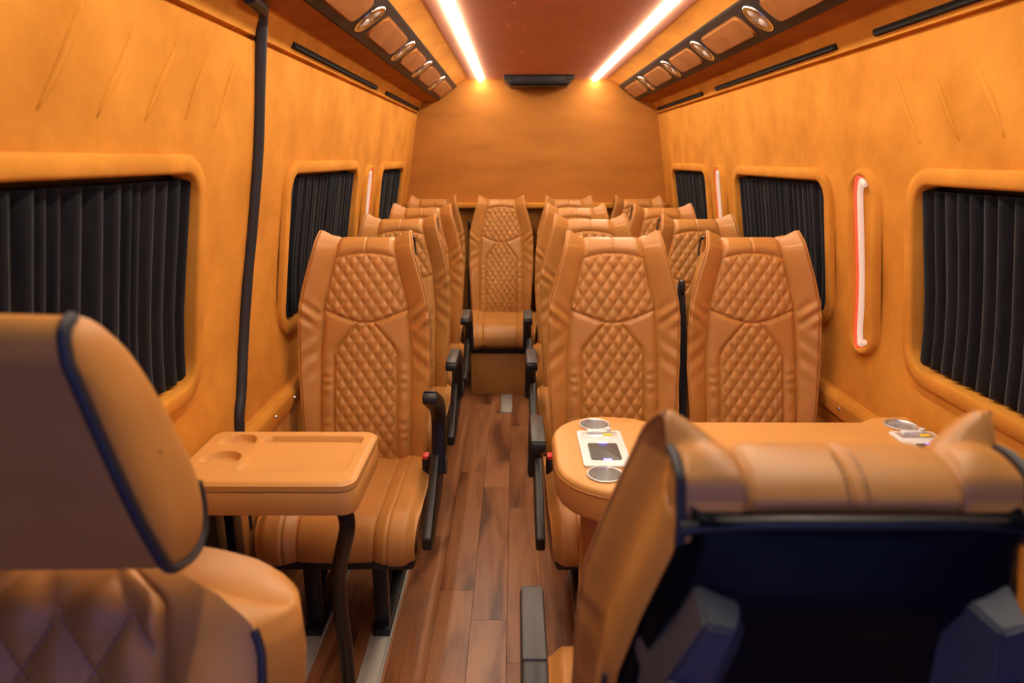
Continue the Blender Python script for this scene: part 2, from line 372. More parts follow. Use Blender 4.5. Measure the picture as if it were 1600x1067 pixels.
# ------------------------------------------------------------------ ceiling fittings
for side in (-1, 1):
    nm = 'left' if side < 0 else 'right'
    o = MB().box((-.0155, .35-2.45, -.005), (.0155, 4.845-2.45, .004), .003).build('led_strip', 'led'); o.location = (side*.38, 2.45, 1.940)
    tag(o, 'long glowing white ceiling light strip on the %s side of the brown headliner' % nm, 'light strip', 'ceiling light strips')
    # overhead console on the sloping cove; local frame: u across the slope, y along the van, n out of the face
    a = Vector((side*.675, 0, 1.815)); b = Vector((side*.545, 0, 1.908)); u = (b-a).normalized(); n = Vector((-side*u.z*side*side, 0, 0))
    n = Vector((-side*abs(u.z), 0, -abs(u.x))); mid = (a+b)/2; hw = (b-a).length/2
    root = empty('overhead_console', (mid.x, 2.6, mid.z))
    tag(root, 'black overhead console with suede insets and chrome spotlights along the %s cove' % nm, 'console', 'overhead consoles')
    def LP(uu, y, h): return u*uu + Vector((0, y-2.6, 0)) + n*h
    ya, yb = .25, 4.84
    def slab(poly, h0, h1, name, mat, parent, bev=.003):
        bb = bmesh.new(); v1 = [bb.verts.new(LP(p[0], p[1], h0)) for p in poly]; v2 = [bb.verts.new(LP(p[0], p[1], h1)) for p in poly]; k = len(poly)
        bb.faces.new(v1); top = bb.faces.new(v2[::-1])
        for i in range(k): bb.faces.new((v1[i], v2[i], v2[(i+1) % k], v1[(i+1) % k]))
        bmesh.ops.recalc_face_normals(bb, faces=list(bb.faces))
        if bev: bmesh.ops.bevel(bb, geom=[e for e in top.edges], offset=bev, segments=2, affect='EDGES')
        return MB().bm(bb).build(name, mat, parent)
    slab([(-hw, ya), (hw, ya), (hw, yb), (-hw, yb)], 0, .012, 'panel', 'console', root)
    vents = [.43, 1.06, 1.69, 2.31, 2.96, 3.53, 4.17]
    for i, vy in enumerate(vents):
        nx = vents[i+1] if i+1 < len(vents) else 4.80
        p0, p1 = vy+.100, nx-(.100 if i+1 < len(vents) else .04)
        pts = rrect(-.049, .049, p0, p1, .030, 4)
        slab(pts, .010, .019, 'inset_panel', 'suede_inset', root, .006)
        # spotlight: oval chrome bezel, glass dome, two small reading lamps
        rows = []
        for e, h in ((0, .011), (-.001, .016), (-.006, .019), (-.014, .018), (-.019, .012)):
            rows.append([LP((.060+e)*math.cos(t), vy+(.050+e)*math.sin(t), h) for t in [2*PI*q/28 for q in range(28)]])
        bz = MB().grid(rows, True).build('spotlight_bezel', 'chrome', root, auto=False)
        g = MB()
        for uu in (-.024, .024):
            rr = []
            for q in range(6):
                t = q/5*PI/2
                rr.append([LP(uu+.021*math.cos(t)*math.cos(w), vy+.024*math.cos(t)*math.sin(w), .010+.009*math.sin(t)) for w in [2*PI*z/16 for z in range(16)]])
            g.grid(rr, True)
        rows = [[LP(.048*k*math.cos(t), vy+.036*k*math.sin(t), .0125) for t in [2*PI*q/28 for q in range(28)]] for k in (1, .02)]
        g.grid(rows, True)
        g.build('spotlight_lens', 'glass', bz, auto=False)
# slot vents above the windows
for side, a, b, lab in ((-1, 2.14, 3.385, 'long black slot vent high on the left wall just past the door seal'), (-1, 3.62, 4.80, 'short-looking black slot vent high on the left wall next to the rear wall'),
                        (1, .85, 1.955, 'black slot vent at the upper right corner, nearest on the right wall'), (1, 2.175, 3.435, 'long black slot vent high on the right wall above the middle window'),
                        (1, 3.66, 4.80, 'far black slot vent high on the right wall next to the rear wall')):
    root = empty('slot_vent', (side*.80, (a+b)/2, 1.752)); tag(root, lab, 'air vent', 'black slot vents under the ceiling coves')
    d = Vector((side*(.803-.775), 0, 1.745-1.795)).normalized()   # along the band (downwards)
    L = (b-a)/2
    mb = MB(); ring = []
    for y in (-L, L):
        mb_r = []
        for t in range(12):
            w = 2*PI*t/12; p = d*(.0105*math.cos(w)) + Vector((-side*.0075*math.sin(w)*.87, 0, -.0075*math.sin(w)*.49)); mb_r.append(p+Vector((0, y, 0)))
        ring.append(mb_r)
    mb.grid(ring, True); mb.f += [tuple(range(12)), tuple(range(12, 24))[::-1]]
    mb.build('vent_frame', 'vent', root)
    MB().box((-.0012, -L+.01, -.004), (.0012, L-.01, .004), .0005, 1).build('slat', 'vent', root).location = (-side*.008, 0, -.0045)
# folded screen on the ceiling by the rear wall
root = empty('ceiling_monitor', (0, 4.70, 1.945)); tag(root, 'black folded monitor under the ceiling at the rear wall between the light strips', 'monitor')
MB().prism([(-.225, 0), (.225, 0), (.225, -.022), (.19, -.055), (-.19, -.055), (-.225, -.022)], 'y', -.10, .13, .006).build('housing', 'plastic', root)
MB().box((-.185, -.095, -.064), (.185, .11, -.054), .004).build('screen', 'shell', root)
for x in (-.2, .2): MB().cyl((x-.02, -.105, -.02), .010, .04, 'x', 12).build('hinge', 'plastic_grey', root)
# oblong neon niches
def niche(side, y, z0, z1, hw, label):
    root = empty('wall_light', wp(side, y, z0)); inv = Matrix.Translation(-Vector(root.location)); tag(root, label, 'light', 'oblong neon niches between the windows')
    def stad(w, e):
        pts = []; r = w
        for cz, a0 in ((z1+e-w, 0), (z0-e+w, PI)):
            for i in range(13):
                t = a0+PI*i/12; pts.append((y+r*math.cos(t), cz+r*math.sin(t)))
        return pts
    rows = []
    for dw, off in ((0, -.001), (-.004, .014), (-.014, .020), (-.026, .018), (-.034, .008), (-.036, .0015), (-.045, .0012)):
        rows.append([inv @ Vector(wp(side, p, q, off)) for p, q in stad(hw+dw, dw*.75+.03)])
    rows.append([inv @ Vector(wp(side, y, (z0+z1)/2+(.2 if q > (z0+z1)/2 else -.2), .001)) for p, q in stad(hw, .03)])
    MB().grid(rows, True).build('niche_rim', 'suede', root, auto=False)
    def bend(dy, dz, off):
        pts = [(y-.024+dy, z0+.018-dz), (y-.004+dy, z0+.006-dz), (y+.006+dy, z0+.03-dz), (y+.010+dy, z0+.07), (y+.011+dy, (z0+z1)/2), (y+.010+dy, z1-.07), (y+.006+dy, z1-.03+dz), (y-.004+dy, z1-.006+dz), (y-.024+dy, z1-.018+dz)]
        return [inv @ Vector(wp(side, p, q, off)) for p, q in spline(pts, 6)]
    MB().tube(bend(0, 0, .012), .0085, 10).build('neon_tube', 'led_wall', root)
    MB().tube(bend(.023, .016, .009), .0085, 10).build('red_edge_tube', 'led_red', root)
niche(1, 2.045, .872, 1.375, .088, 'oblong red and white neon wall light between the two nearest right windows')
niche(1, 3.505, .872, 1.375, .088, 'oblong red and white neon wall light by the far right window')
niche(-1, 3.43, .872, 1.375, .088, 'oblong red and white neon wall light on the left wall by the far window')

# ------------------------------------------------------------------ floor rails
for x, a, b, lab in ((-.772, 1.25, 4.0, 'pale metal floor rail under the left seats, next to the wall'), (-.562, .95, 4.0, 'pale metal floor rail under the left seats, along the aisle'),
                     (.075, 1.25, 4.0, 'pale metal floor rail under the inner right seats'), (.55, 1.25, 4.0, 'pale metal floor rail under the outer right seats'),
                     (-.20, 3.74, 4.05, 'short pale metal floor rail in front of the middle rear seat')):
    root = empty('floor_rail', (x, (a+b)/2, 0)); tag(root, lab, 'rail', 'pale metal floor rails'); L = (b-a)/2
    MB().box((-.030, -L, 0), (.030, L, .006), .001, 1).build('track', 'rail', root, smooth=False)
    for s in (-1, 1): MB().box((s*.030-.003, -L, 0), (s*.030+.003, L, .012), .001, 1).build('lip', 'rail', root, smooth=False)

# ------------------------------------------------------------------ seat surfaces
def smooth01(t): t = min(1, max(0, t)); return t*t*(3-2*t)
def quilt(x, h, w, t):
    a = x/w + h/t; b = x/w - h/t
    fa, fb = abs((a % 1)-.5)*2, abs((b % 1)-.5)*2     # 1 on the seams
    return (1-fa**2.2)*(1-fb**2.2), max(fa, fb)
class Path:
    def __init__(s, y0, z0, rec, L, r, tail): s.y0, s.z0, s.a, s.L, s.r, s.tail = y0, z0, rec, L, r, tail; s.total = L+PI*r+tail
    def at(s, t):
        """front path going up, over the roll and down the back: point and outward normal (y, z)"""
        d = np.array([math.sin(s.a), math.cos(s.a)]); n = np.array([-math.cos(s.a), math.sin(s.a)]); p0 = np.array([s.y0, s.z0])
        if t <= s.L: return p0+d*t, n, 0
        c = p0+d*s.L-n*s.r; ph = (t-s.L)/s.r
        if ph <= PI:
            nn = n*math.cos(ph)+d*math.sin(ph); return c+nn*s.r, nn, ph
        return c-n*s.r-d*(t-s.L-PI*s.r), -n, PI
def back_surface(P, Wf, If, disp, sidef, region, nc, nb, ns, rowst):
    """grid of a padded back. returns verts, and dict region -> faces"""
    cols = [('L', k/ns) for k in range(ns, 0, -1)]
    cols += [('b', -1+k/nb) for k in range(nb)] + [('c', -1+2*k/nc) for k in range(nc+1)] + [('B', (k+1)/nb) for k in range(nb)]
    cols += [('R', (k+1)/ns) for k in range(ns)]
    V = []; info = []
    for t in rowst:
        p, n, ph = P.at(t); w = Wf(t, ph); ii = If(t, ph); row = []
        for kind, q in cols:
            if kind == 'c': x = q*ii
            elif kind == 'b': x = -w+(q+1)*(w-ii)
            elif kind == 'B': x = ii+q*(w-ii)
            else: x = -w if kind == 'L' else w
            if kind in 'LR':
                dx, f = sidef(t, ph, q, disp(x, t, ph, w, ii), w); x = x-dx if x > 0 else x+dx
            else: f = disp(x, t, ph, w, ii)
            yz = p+n*f; V.append((x, yz[0], yz[1])); row.append((x, t, ph, kind))
        info.append(row)
    k = len(cols); R = {}
    for i in range(len(rowst)-1):
        for j in range(k-1):
            k1, k2 = cols[j][0], cols[j+1][0]
            xm = (info[i][j][0]+info[i+1][j+1][0])/2; tm = (rowst[i]+rowst[i+1])/2
            kk = 'side' if 'L' in (k1, k2) or 'R' in (k1, k2) else 'bolster' if (k1 == 'b' or k2 == 'B') else 'c'
            sgn = 1 if xm > 0 else -1
            r = region(kk, xm, tm, info[i][j][2]); key = (r, sgn) if r in ('side_panel', 'side_bolster') else (r, 0)
            R.setdefault(key, []).append((i*k+j, i*k+j+1, (i+1)*k+j+1, (i+1)*k+j))
    return V, R, cols
def emit(V, R, mat, parent, first=None):
    objs = {}
    for key, F in R.items():
        used = sorted({i for f in F for i in f}); mp = {v: i for i, v in enumerate(used)}
        objs[key] = mk(key[0], [V[i] for i in used], [tuple(mp[i] for i in f) for f in F], mat, parent)
    return objs

# ---- the coach seat (faces -y; origin on the floor, y = 0 where back meets cushion)
REC = math.radians(13.5)
SP = Path(0, .415, REC, .735, .052, .006)
TOPT = SP.L+SP.r*1.35           # path length of the visible top edge
def s_h(t): return TOPT-t
WH = ([-.3, 0, .04, .115, .18, .25, .33, .46, .67, .80], [.152, .152, .158, .180, .199, .215, .221, .221, .208, .200])
IH = ([-.3, 0, .08, .25, .42, .67, .80], [.090, .093, .100, .140, .153, .153, .150])
def sW(t, ph): return lerp(s_h(t), *WH) if ph < 1.4 else .152
def sI(t, ph): return lerp(s_h(t), *IH)
def arc_top(x): return .078+1.6*x*x
def vbot(x): return .314-lerp(abs(x), [0, .03, .06, .14], [0, .004, .013, .044])
def hexw(h): return lerp(h, [.314, .318, .400, .425, .8], [.0, .030, .097, .106, .106])
def groove(d, s=.0032, a=.0045): return -a*math.exp(-(d/s)**2)
def s_disp(x, t, ph, w, ii):
    h = s_h(t); ax = abs(x); f = 0
    f += .012*(1-(x/.2)**2)*smooth01((t)/.1)*smooth01((s_h(t)-.01)/.10) if ax < .2 else 0
    fade = smooth01((1.6-ph)/.9)
    # lumbar
    f += .010*math.exp(-((h-.62)/.12)**2)
    if ax <= ii+1e-6:
        up = arc_top(x); vb = vbot(x)
        if up < h < vb:
            q, e = quilt(x, h-.2, .040, .060); f += .0075*q*smooth01(min(h-up, vb-h, ii-ax)/.012)
        elif h >= vb and ax < hexw(h):
            q, e = quilt(x, h-.2, .040, .060); f += .0075*q*smooth01(min(hexw(h)-ax, .03)/.012)
        elif h < up:
            f += .006*smooth01(min(up-h, .03)/.02)*smooth01((ii-ax)/.02)*fade
            f += groove(x, .003, .003)*fade if ph < 2.5 else 0
            if ph >= .6: f += groove(x, .003, .003)*.8
            f -= .008*smooth01((ph-2.3)/.4)
        else:
            f += .006*smooth01(min(ax-hexw(h), h-vb, ii-ax)/.02)
            f += .0016*math.sin(h*150+2*math.sin(h*37)+(2 if x > 0 else 0))*smooth01((h-.38)/.06)*smooth01(min(ax-hexw(h), ii-ax)/.02)
        f += groove(h-up)+groove(h-vb)
        if h > .316: f += groove(ax-hexw(h))
        f += groove(ii-ax)
    else:
        k = (ax-ii)/max(1e-4, w-ii)
        wing = lerp(h, [-.1, .0, .05, .15, .28, .40, .60, .80], [.050, .050, .052, .052, .048, .038, .028, .022])
        wing *= (1-.15*math.sin(min(PI, ph*2)))*smooth01((1.10-ph)/.20)
        # gently concave sheet that stands forward to the outer crest, with a soft roll at the end
        f += wing*(k**(1.25 if ph < .2 else 1.5)) + (.007*math.sin(PI*min(1, k*1.05)) - .010*smooth01((k-.86)/.14))*smooth01((2.1-ph)/.8) - .010*smooth01((ph-1.9)/.5)
        f += groove(ax-ii)
        s = 1 if x > 0 else -1
        f += .0050*math.sin((h+.06*k)*125+s)*math.exp(-((h-.285)/.045)**2)*smooth01(k/.25)
        f += .0028*math.sin((h-.05*k)*95+2*s)*math.exp(-((h-.42)/.09)**2)*smooth01(k/.3)
    return f
def s_side(t, ph, q, f0, w):
    """outer side: q = 0 at the crest, 1 at the back. returns inset and offset"""
    h = s_h(t); dep = lerp(h, [-.1, 0, .1, .3, .8], [.052, .052, .085, .10, .095]) if ph < .05 else lerp(ph, [0, .3, 3.2], [.052, .052, .052])
    fs = [0, .06, .14, .28, .45, .65, .85, 1.0]
    wing = smooth01((1.1-ph)/.22)
    dxs = [0, .001, .006, .020, .022, .012, .012, .022]
    f = f0+(-dep-f0)*q
    dx = lerp(q, fs, dxs)*(wing if q < .55 else max(wing, .0)) if ph > 0 else lerp(q, fs, dxs)
    return dx, f
def s_region(kk, x, t, ph):
    h = s_h(t); ax = abs(x)
    if kk == 'side': return 'side_panel'
    if kk == 'bolster': return 'side_bolster'
    if h < arc_top(x): return 'top_panel'
    if h < vbot(x): return 'upper_quilted_panel'
    if ax < hexw(h): return 'lower_quilted_panel'
    return 'yoke_panel'
rows_t = list(np.linspace(0, SP.L, 190)) + list(np.linspace(SP.L, SP.L+PI*SP.r, 76)[1:]) + list(np.linspace(SP.L+PI*SP.r, SP.total, 8)[1:])
def yzp(t, f): p, n, ph = SP.at(t); q = p+n*f; return (q[0], q[1])

def cushion_surface(half, depth, top, bot):
    """waterfall cushion; front towards -y"""
    r = .085; rows = []; prm = []
    path = []
    for i in range(46): path.append((.03-(depth-r+.03)*i/45, top, (0, 1)))
    cy, cz = -(depth-r), top-r
    for i in range(1, 22):
        a = PI*.60*i/21; path.append((cy-r*math.sin(a), cz+r*math.cos(a), (-math.sin(a), math.cos(a))))
    y, z, n = path[-1]; d = (n[1], -n[0]) if False else (math.cos(PI*.60+PI/2)*-1, 0)
    ey, ez = -(depth-r*1.1), bot
    for i in range(1, 8): path.append((y+(ey+.04-y)*i/7, z+(ez-z)*i/7, n))
    return path
def build_cushion(name, mat, root, half=.232, depth=.45, top=.445, bot=.27, s1=.112, s2=.152):
    path = cushion_surface(half, depth, top, bot); nc = 128; V = []; R = {}
    xs = list(np.linspace(-half, half, nc+1)); tot = len(path)
    cols = [('s', -half, k) for k in (1, .75, .5, .25)] + [('f', x, 0) for x in xs] + [('s', half, k) for k in (.25, .5, .75, 1)]
    xmv = []
    for i, (y, z, n) in enumerate(path):
        fr = i/(tot-1)
        for kind, x, k in cols:
            ax = abs(x); f = .0
            f += .014*smooth01((ax-s1)/.05) - .020*smooth01((ax-half+.035)/.035)
            f += groove(ax-s1, .0035, .006)+groove(ax-s2, .0035, .006)
            f += .004*math.cos(PI*min(1, ax/s1)/2) if ax < s1 else 0
            xx = x*(1-.05*smooth01((i-40)/30.)) ; yy = y+n[0]*f; zz = z+n[1]*f
            if kind == 's':
                zc = lerp(y, [-depth, -depth+.1, 0], [top-.10, top-.13, top-.15])
                yc = max(y, -(depth-.06)); xx *= (1-.02*k)
                yy = yy+(yc-yy)*k*(1 if z < top-.01 else 0); zz = zz+(max(bot, min(zz, zc))-zz)*k if z > top-.02 else zz+(zc-zz)*k*.6
            V.append((xx, yy, zz))
    k = len(cols)
    for i in range(tot-1):
        for j in range(k-1):
            c1, c2 = cols[j], cols[j+1]; xm = (c1[1]+c2[1])/2
            r = 'side_skirt' if 's' in (c1[0], c2[0]) else 'center_panel' if abs(xm) < s1 else 'side_bolster'
            sg = 0 if r == 'center_panel' else (1 if xm > 0 else -1)
            R.setdefault((r, sg), []).append((i*k+j, (i+1)*k+j, (i+1)*k+j+1, i*k+j+1))
    cu = MB().box((-half+.02, -depth+.07, bot-.01), (half-.02, .05, top-.12), .015).build(name, 'plastic', root)
    for key, F in R.items():
        used = sorted({i for f in F for i in f}); mp = {v: i for i, v in enumerate(used)}
        mk(key[0], [V[i] for i in used], [tuple(mp[i] for i in f) for f in F], mat, cu)
    return cu

def make_seat():
    root = empty('coach_seat')
    V, R, cols = back_surface(SP, sW, sI, s_disp, s_side, s_region, 92, 22, 12, rows_t)
    # the black rear shell is the carrier of the padded backrest
    bk = MB(); rows = []
    for t in np.linspace(-.03, SP.L+.028, 28):
        p, n, ph = SP.at(0); p = p+np.array([math.sin(REC), math.cos(REC)])*t; h = s_h(t); w = lerp(h, WH[0], WH[1])-.018; row = []
        dtop = smooth01((SP.L+.03-t)/.10); w = max(min(w, .156+.9*max(0, SP.L+.03-t)), .150)
        for k in range(25):
            a = -1+2*k/24; x = w*math.copysign(abs(a)**.9, a); e = (1-abs(a)**4)
            f = -.103-.004*e-.026*e*dtop-.010*smooth01((SP.L-.05-t)/.02)*smooth01((.90-abs(a))/.04)*-1
            if k in (0, 24): f = -.06
            q = p+n*f; row.append((x, q[0], q[1]))
        rows.append(row)
    inner = [[(x*.96, y-.02, z) for x, y, z in r] for r in (rows[-1],)]
    bk.grid([r[::-1] for r in rows]+[inner[0][::-1]])
    back = bk.build('backrest', 'shell', root, auto=False)
    emit(V, R, 'leather', back)
    # back shell bezel line under the roll
    pts = []
    for k in range(21):
        a = -1+2*k/20; p, n, ph = SP.at(0); p = p+np.array([math.sin(REC), math.cos(REC)])*(SP.L+.027-.012*abs(a)**3); q = p+n*(-.098-.006*(1-a*a)); pts.append((a*.153, q[0], q[1]))
    MB().tube(pts, .0065, 10).build('shell_rim', 'plastic', back)
    # grips on the rear shell
    for s in (-1, 1):
        g = bmesh.new()
        def gp(x, t, f): p, n, ph = SP.at(t); q = p+n*f; return (s*x, q[0], q[1])
        A = [gp(.090, .690, -.100), gp(.138, .705, -.095), gp(.180, .60, -.09), gp(.200, .15, -.10), gp(.165, .15, -.11), gp(.078, .635, -.110)]
        B = [gp(.112, .685, -.152), gp(.136, .690, -.150), gp(.168, .59, -.148), gp(.186, .16, -.14), gp(.172, .16, -.14), gp(.126, .615, -.156)]
        va = [g.verts.new(p) for p in A]; vb = [g.verts.new(p) for p in B]; g.faces.new(va); g.faces.new(vb[::-1])
        for i in range(6): g.faces.new((va[i], vb[i], vb[(i+1) % 6], va[(i+1) % 6]))
        bmesh.ops.recalc_face_normals(g, faces=list(g.faces)); bmesh.ops.bevel(g, geom=list(g.edges), offset=.003, segments=2, affect='EDGES')
        gr = MB().bm(g).build('grip', 'shell_grip' if 'shell_grip' in M else 'plastic', back)
        p, n, ph = SP.at(.60); dv = np.array([math.sin(REC), math.cos(REC)]); rows = []
        for rr, ff in ((.0165, -.146), (.0165, -.1535), (.0150, -.1545), (.0140, -.1535), (.0005, -.1540)):
            row = []
            for w in range(20):
                a = 2*PI*w/20; q = p+dv*rr*math.sin(a)+n*ff; row.append((s*.150+rr*math.cos(a), q[0], q[1]))
            rows.append(row)
        MB().grid(rows, True).build('grip_button', 'shell_grip', gr)
    # black piping at the roll ends and along the outer sides
    for s in (-1, 1):
        pts = []
        for t in np.linspace(SP.L+1.08*SP.r, SP.total-.002, 22):
            p, n, ph = SP.at(t); q = p+n*.001; q = q-n*.009*smooth01((ph-1.9)/.5); pts.append((s*.1525, q[0], q[1]))
        MB().tube(pts, .0048, 8).build('piping', 'rubber', back)
        pts = []
        for t in np.linspace(.01, SP.L-.20, 26):
            p, n, ph = SP.at(t); w = sW(t, 0); q = p+n*(-.084); pts.append((s*(w-.0125), q[0], q[1]))
        MB().tube(pts, .0026, 6).build('zip', 'rubber', back)
    for s in (-1, 1):
        pts = []
        for t in list(np.linspace(.004, SP.L, 60))+list(np.linspace(SP.L, SP.L+.92*SP.r, 14)[1:]):
            p, n, ph = SP.at(t); w = sW(t, ph); q = p+n*(s_disp(s*w, t, ph, w, sI(t, ph))+.0005); pts.append((s*(w-.0005), q[0], q[1]))
        MB().tube(pts, .0030, 6).build('welt', 'leather', back)
    # stitching either side of the seam on the roll
    sm = MB()
    for s in (-1, 1):
        for t in np.arange(SP.L+.3*SP.r, SP.L+PI*SP.r, .0065):
            p, n, ph = SP.at(t); p2 = SP.at(t+.0038)[0]; a = p+n*.0008; b = p2+n*.0008
            sm.tube([(s*.0085, a[0], a[1]), (s*.0085, b[0], b[1])], .0009, 5)
    tag(sm.build('stitching', 'thread', back), kind='stuff')
    build_cushion('cushion', 'leather', root)
    return root
def side_poly(poly, x0, x1, bev=.006): return MB().prism([(-f, z) for f, z in poly], 'x', x0, x1, bev, 2)
def add_arm(root, s, raise_deg=0, sh=0):
    x0, x1 = (.244, .270) if s > 0 else (-.270, -.244)
    side_poly([(.08, .56), (.20, .545), (.30, .47), (.435, .40), (.43, .36), (.36, .345), (.08, .40), (.04, .48)], x0, x1).build('side_bracket', 'plastic', root)
    PX = .16+sh; c = math.radians(raise_deg); out = []
    for f, z in [(-.032, -.03), (.036, -.03), (.05, .08), (.075, .135), (.12, .158), (.285, .165), (.292, .18), (.285, .200), (.085, .200), (.02, .175), (-.022, .11)]:
        out.append((PX+f*math.cos(c)-z*math.sin(c), .50+f*math.sin(c)+z*math.cos(c)))
    e0, e1 = (.246, .288) if s > 0 else (-.288, -.246)
    arm = side_poly(out, e0, e1, .007).build('armrest', 'plastic', root)
    out = []
    for f, z in [(.10, .199), (.280, .199), (.286, .201), (.278, .2035), (.10, .2035)]:
        out.append((PX+f*math.cos(c)-z*math.sin(c), .50+f*math.sin(c)+z*math.cos(c)))
    side_poly(out, e0+.003, e1-.003, .001).build('arm_pad', 'plastic_grey', arm)
    MB().cyl((e0-.002, -PX, .50), .030, (e1-e0)+.004, 'x', 20).build('pivot', 'plastic_grey', arm)
def add_legs(root, xs):
    for x in xs:
        for y in (-.30, -.02):
            MB().box((x-.022, y-.018, .006), (x+.022, y+.018, .29), .003).build('leg', 'metal_black', root)
        MB().box((x-.026, -.34, .006), (x+.026, .03, .030), .003).build('foot', 'metal_black', root)
        lg = MB(); lg.tube([(x, -.27, .05), (x, -.05, .25)], .012, 8); lg.build('brace', 'metal_black', root)
    MB().box((-.2, -.31, .245), (.2, -.28, .285), .003).build('cross_bar', 'metal_black', root)
def add_belt(root, s):
    x = s*.2265
    p = [(x, .26, 1.00), (x, .19, .99), (x, .13, .86), (x, .07, .65), (x, .02, .48), (x, .0, .36)]
    rows = [[(a[0]-.010, a[1]+.012, a[2]), (a[0]+.010, a[1]-.012, a[2]), (a[0]+.011, a[1]-.010, a[2]), (a[0]-.009, a[1]+.014, a[2])] for a in spline(p, 5)]
    MB().grid(rows, True).build('seat_belt', 'rubber', root)
    MB().box((x-.0105, .165, .985), (x+.0105, .200, 1.03), .009).build('belt_guide', 'plastic', root)
def add_buckle(root, s):
    b = MB().box((s*.216-.012, -.11, .43), (s*.216+.012, -.06, .50), .006, mat=None).build('buckle', 'plastic', root)
    MB().box((s*.216-.010, -.112, .492), (s*.216+.010, -.075, .505), .004).build('release_button', 'red', b)
M['shell_grip'] = plain('satin_black_grip', (.055, .060, .070), .42, spec=.5)
proto = make_seat()
ROW = [2.14, 2.87, 3.60, 4.45]
XL, XI, XO = -.655, .18, .65
GROUP = 'tan quilted coach seats'
def seat_at(src, x, y, label, rz=0, arm=0, up=0, belt=0, buckle=0, legs=(-.105, .105), copy=True, sh=0):
    r = copy_tree(src) if copy else src
    r.location = (x, y, 0); r.rotation_euler = (0, 0, rz); tag(r, label, 'seat', GROUP)
    if y > 4.2: r.scale.x = .955
    if legs: add_legs(r, legs)
    if arm: add_arm(r, arm, up, sh)
    if belt: add_belt(r, belt)
    if buckle: add_buckle(r, buckle)
    return r
seat_at(proto, XL, ROW[0], 'tan quilted coach seat behind the small folding table, front of the left row', arm=1, up=25, buckle=1, legs=(-.117, .093))
seat_at(proto, XL, ROW[1], 'tan quilted coach seat second from the front in the left row', arm=1, legs=(-.117, .093))
seat_at(proto, XL, ROW[2], 'tan quilted coach seat third from the front in the left row', arm=1, legs=(-.117, .093))
seat_at(proto, XI, ROW[0], 'tan quilted coach seat by the aisle right behind the long table', arm=-1, buckle=-1)
seat_at(proto, XO, ROW[0], 'tan quilted coach seat by the right wall behind the long table', belt=-1)
seat_at(proto, XI, ROW[1], 'tan quilted coach seat by the aisle, second of the inner right row', arm=-1)
seat_at(proto, XO, ROW[1], 'tan quilted coach seat at the middle right window, second of the outer row')
seat_at(proto, XI, ROW[2], 'tan quilted coach seat by the aisle, third of the inner right row', arm=-1)
seat_at(proto, XO, ROW[2], 'tan quilted coach seat by the right wall, third of the outer row')
seat_at(proto, -.694, ROW[3], 'tan quilted coach seat at the left end of the rear bench row')
mid = seat_at(proto, -.242, ROW[3], 'tan quilted coach seat facing down the middle of the aisle in the rear row', legs=None, belt=-1)
MB().box((-.19, -.39, 0), (.19, .10, .265), .006).build('base_box', 'leather', mid)
seat_at(proto, .205, ROW[3], 'tan quilted coach seat of the rear row, second from the right wall')
seat_at(proto, .665, ROW[3], 'tan quilted coach seat at the right end of the rear row')
seat_at(proto, .147, .800, 'tan coach seat turned backwards in front of the long table, showing its black rear shell', rz=PI, arm=1, copy=False, sh=-.19)

# ------------------------------------------------------------------ front passenger seat (near left)
ps = empty('passenger_seat', (-.66, .555, 0))
tag(ps, 'large tan seat with black piping and padded headrest at the lower left corner', 'seat')
PP = Path(-.035, .45, math.radians(15.5), .495, .070, .46)
PWt = ([.0, .30, .39, .44, .47, .50, .53, .552, .565], [.220, .224, .226, .228, .227, .216, .172, .11, .06])
def p_eff(t, ph): return t if t <= PP.L else (PP.L+PP.r*math.sin(ph) if ph < PI-1e-6 else PP.L-(t-PP.L-PI*PP.r))
def pW(t, ph): return lerp(p_eff(t, ph), *PWt)
def pI(t, ph): return min(.118, pW(t, ph)*.62)
def p_disp(x, t, ph, w, ii):
    ax = abs(x); f = 0; fade = smooth01((1.3-ph)/1.0)
    if ax <= ii+1e-6:
        q, e = quilt(x, t-.51, .082, .13); f += .014*q*smooth01((ii-ax)/.012)*fade
        f += groove(ii-ax, .004, .006)*fade
    else:
        k = (ax-ii)/(w-ii); f += (.034*math.sin(PI*min(1, .12+k*.80))-.010)*fade*smooth01(k/.15)*smooth01((PP.L+.02-t)/.12) + groove(ax-ii, .004, .006)*fade
    return f
def p_side(t, ph, q, f0, w):
    return -.026*math.sin(PI/2*q)*smooth01((w-.09)/.1), f0+(-PP.r-f0)*q
def p_region(kk, x, t, ph): return 'side_panel' if kk == 'side' else 'side_bolster' if kk == 'bolster' else 'quilted_panel'
prow = list(np.linspace(0, PP.L, 90))+list(np.linspace(PP.L, PP.L+PI*PP.r, 20)[1:])+list(np.linspace(PP.L+PI*PP.r, PP.total, 8)[1:])
V, R, cols = back_surface(PP, pW, pI, p_disp, p_side, p_region, 56, 18, 8, prow)
pback = MB(); rows = []
for t in np.linspace(-.02, PP.L-.08, 14):
    p, n, ph = PP.at(t); w = pW(t, 0)-.022; row = []
    for k in range(15):
        a = -1+2*k/14; q = p+n*(-.125-.03*(1-a**4)); row.append((w*a, q[0], q[1]))
    rows.append(row)
pback.grid([r[::-1] for r in rows]); pback = pback.build('backrest', 'shell', ps, auto=False)
emit(V, R, 'leather', pback)
for s in (-1, 1):
    pts = []
    for t in np.linspace(.02, PP.L-.004, 36):
        p, n, ph = PP.at(t); w = pW(t, ph); f = p_disp(s*w, t, ph, w, pI(t, ph)); q = p+n*(f+.001); pts.append((s*(w+.001), q[0], q[1]))
    MB().tube(pts, .0052, 8).build('piping', 'rubber', pback)
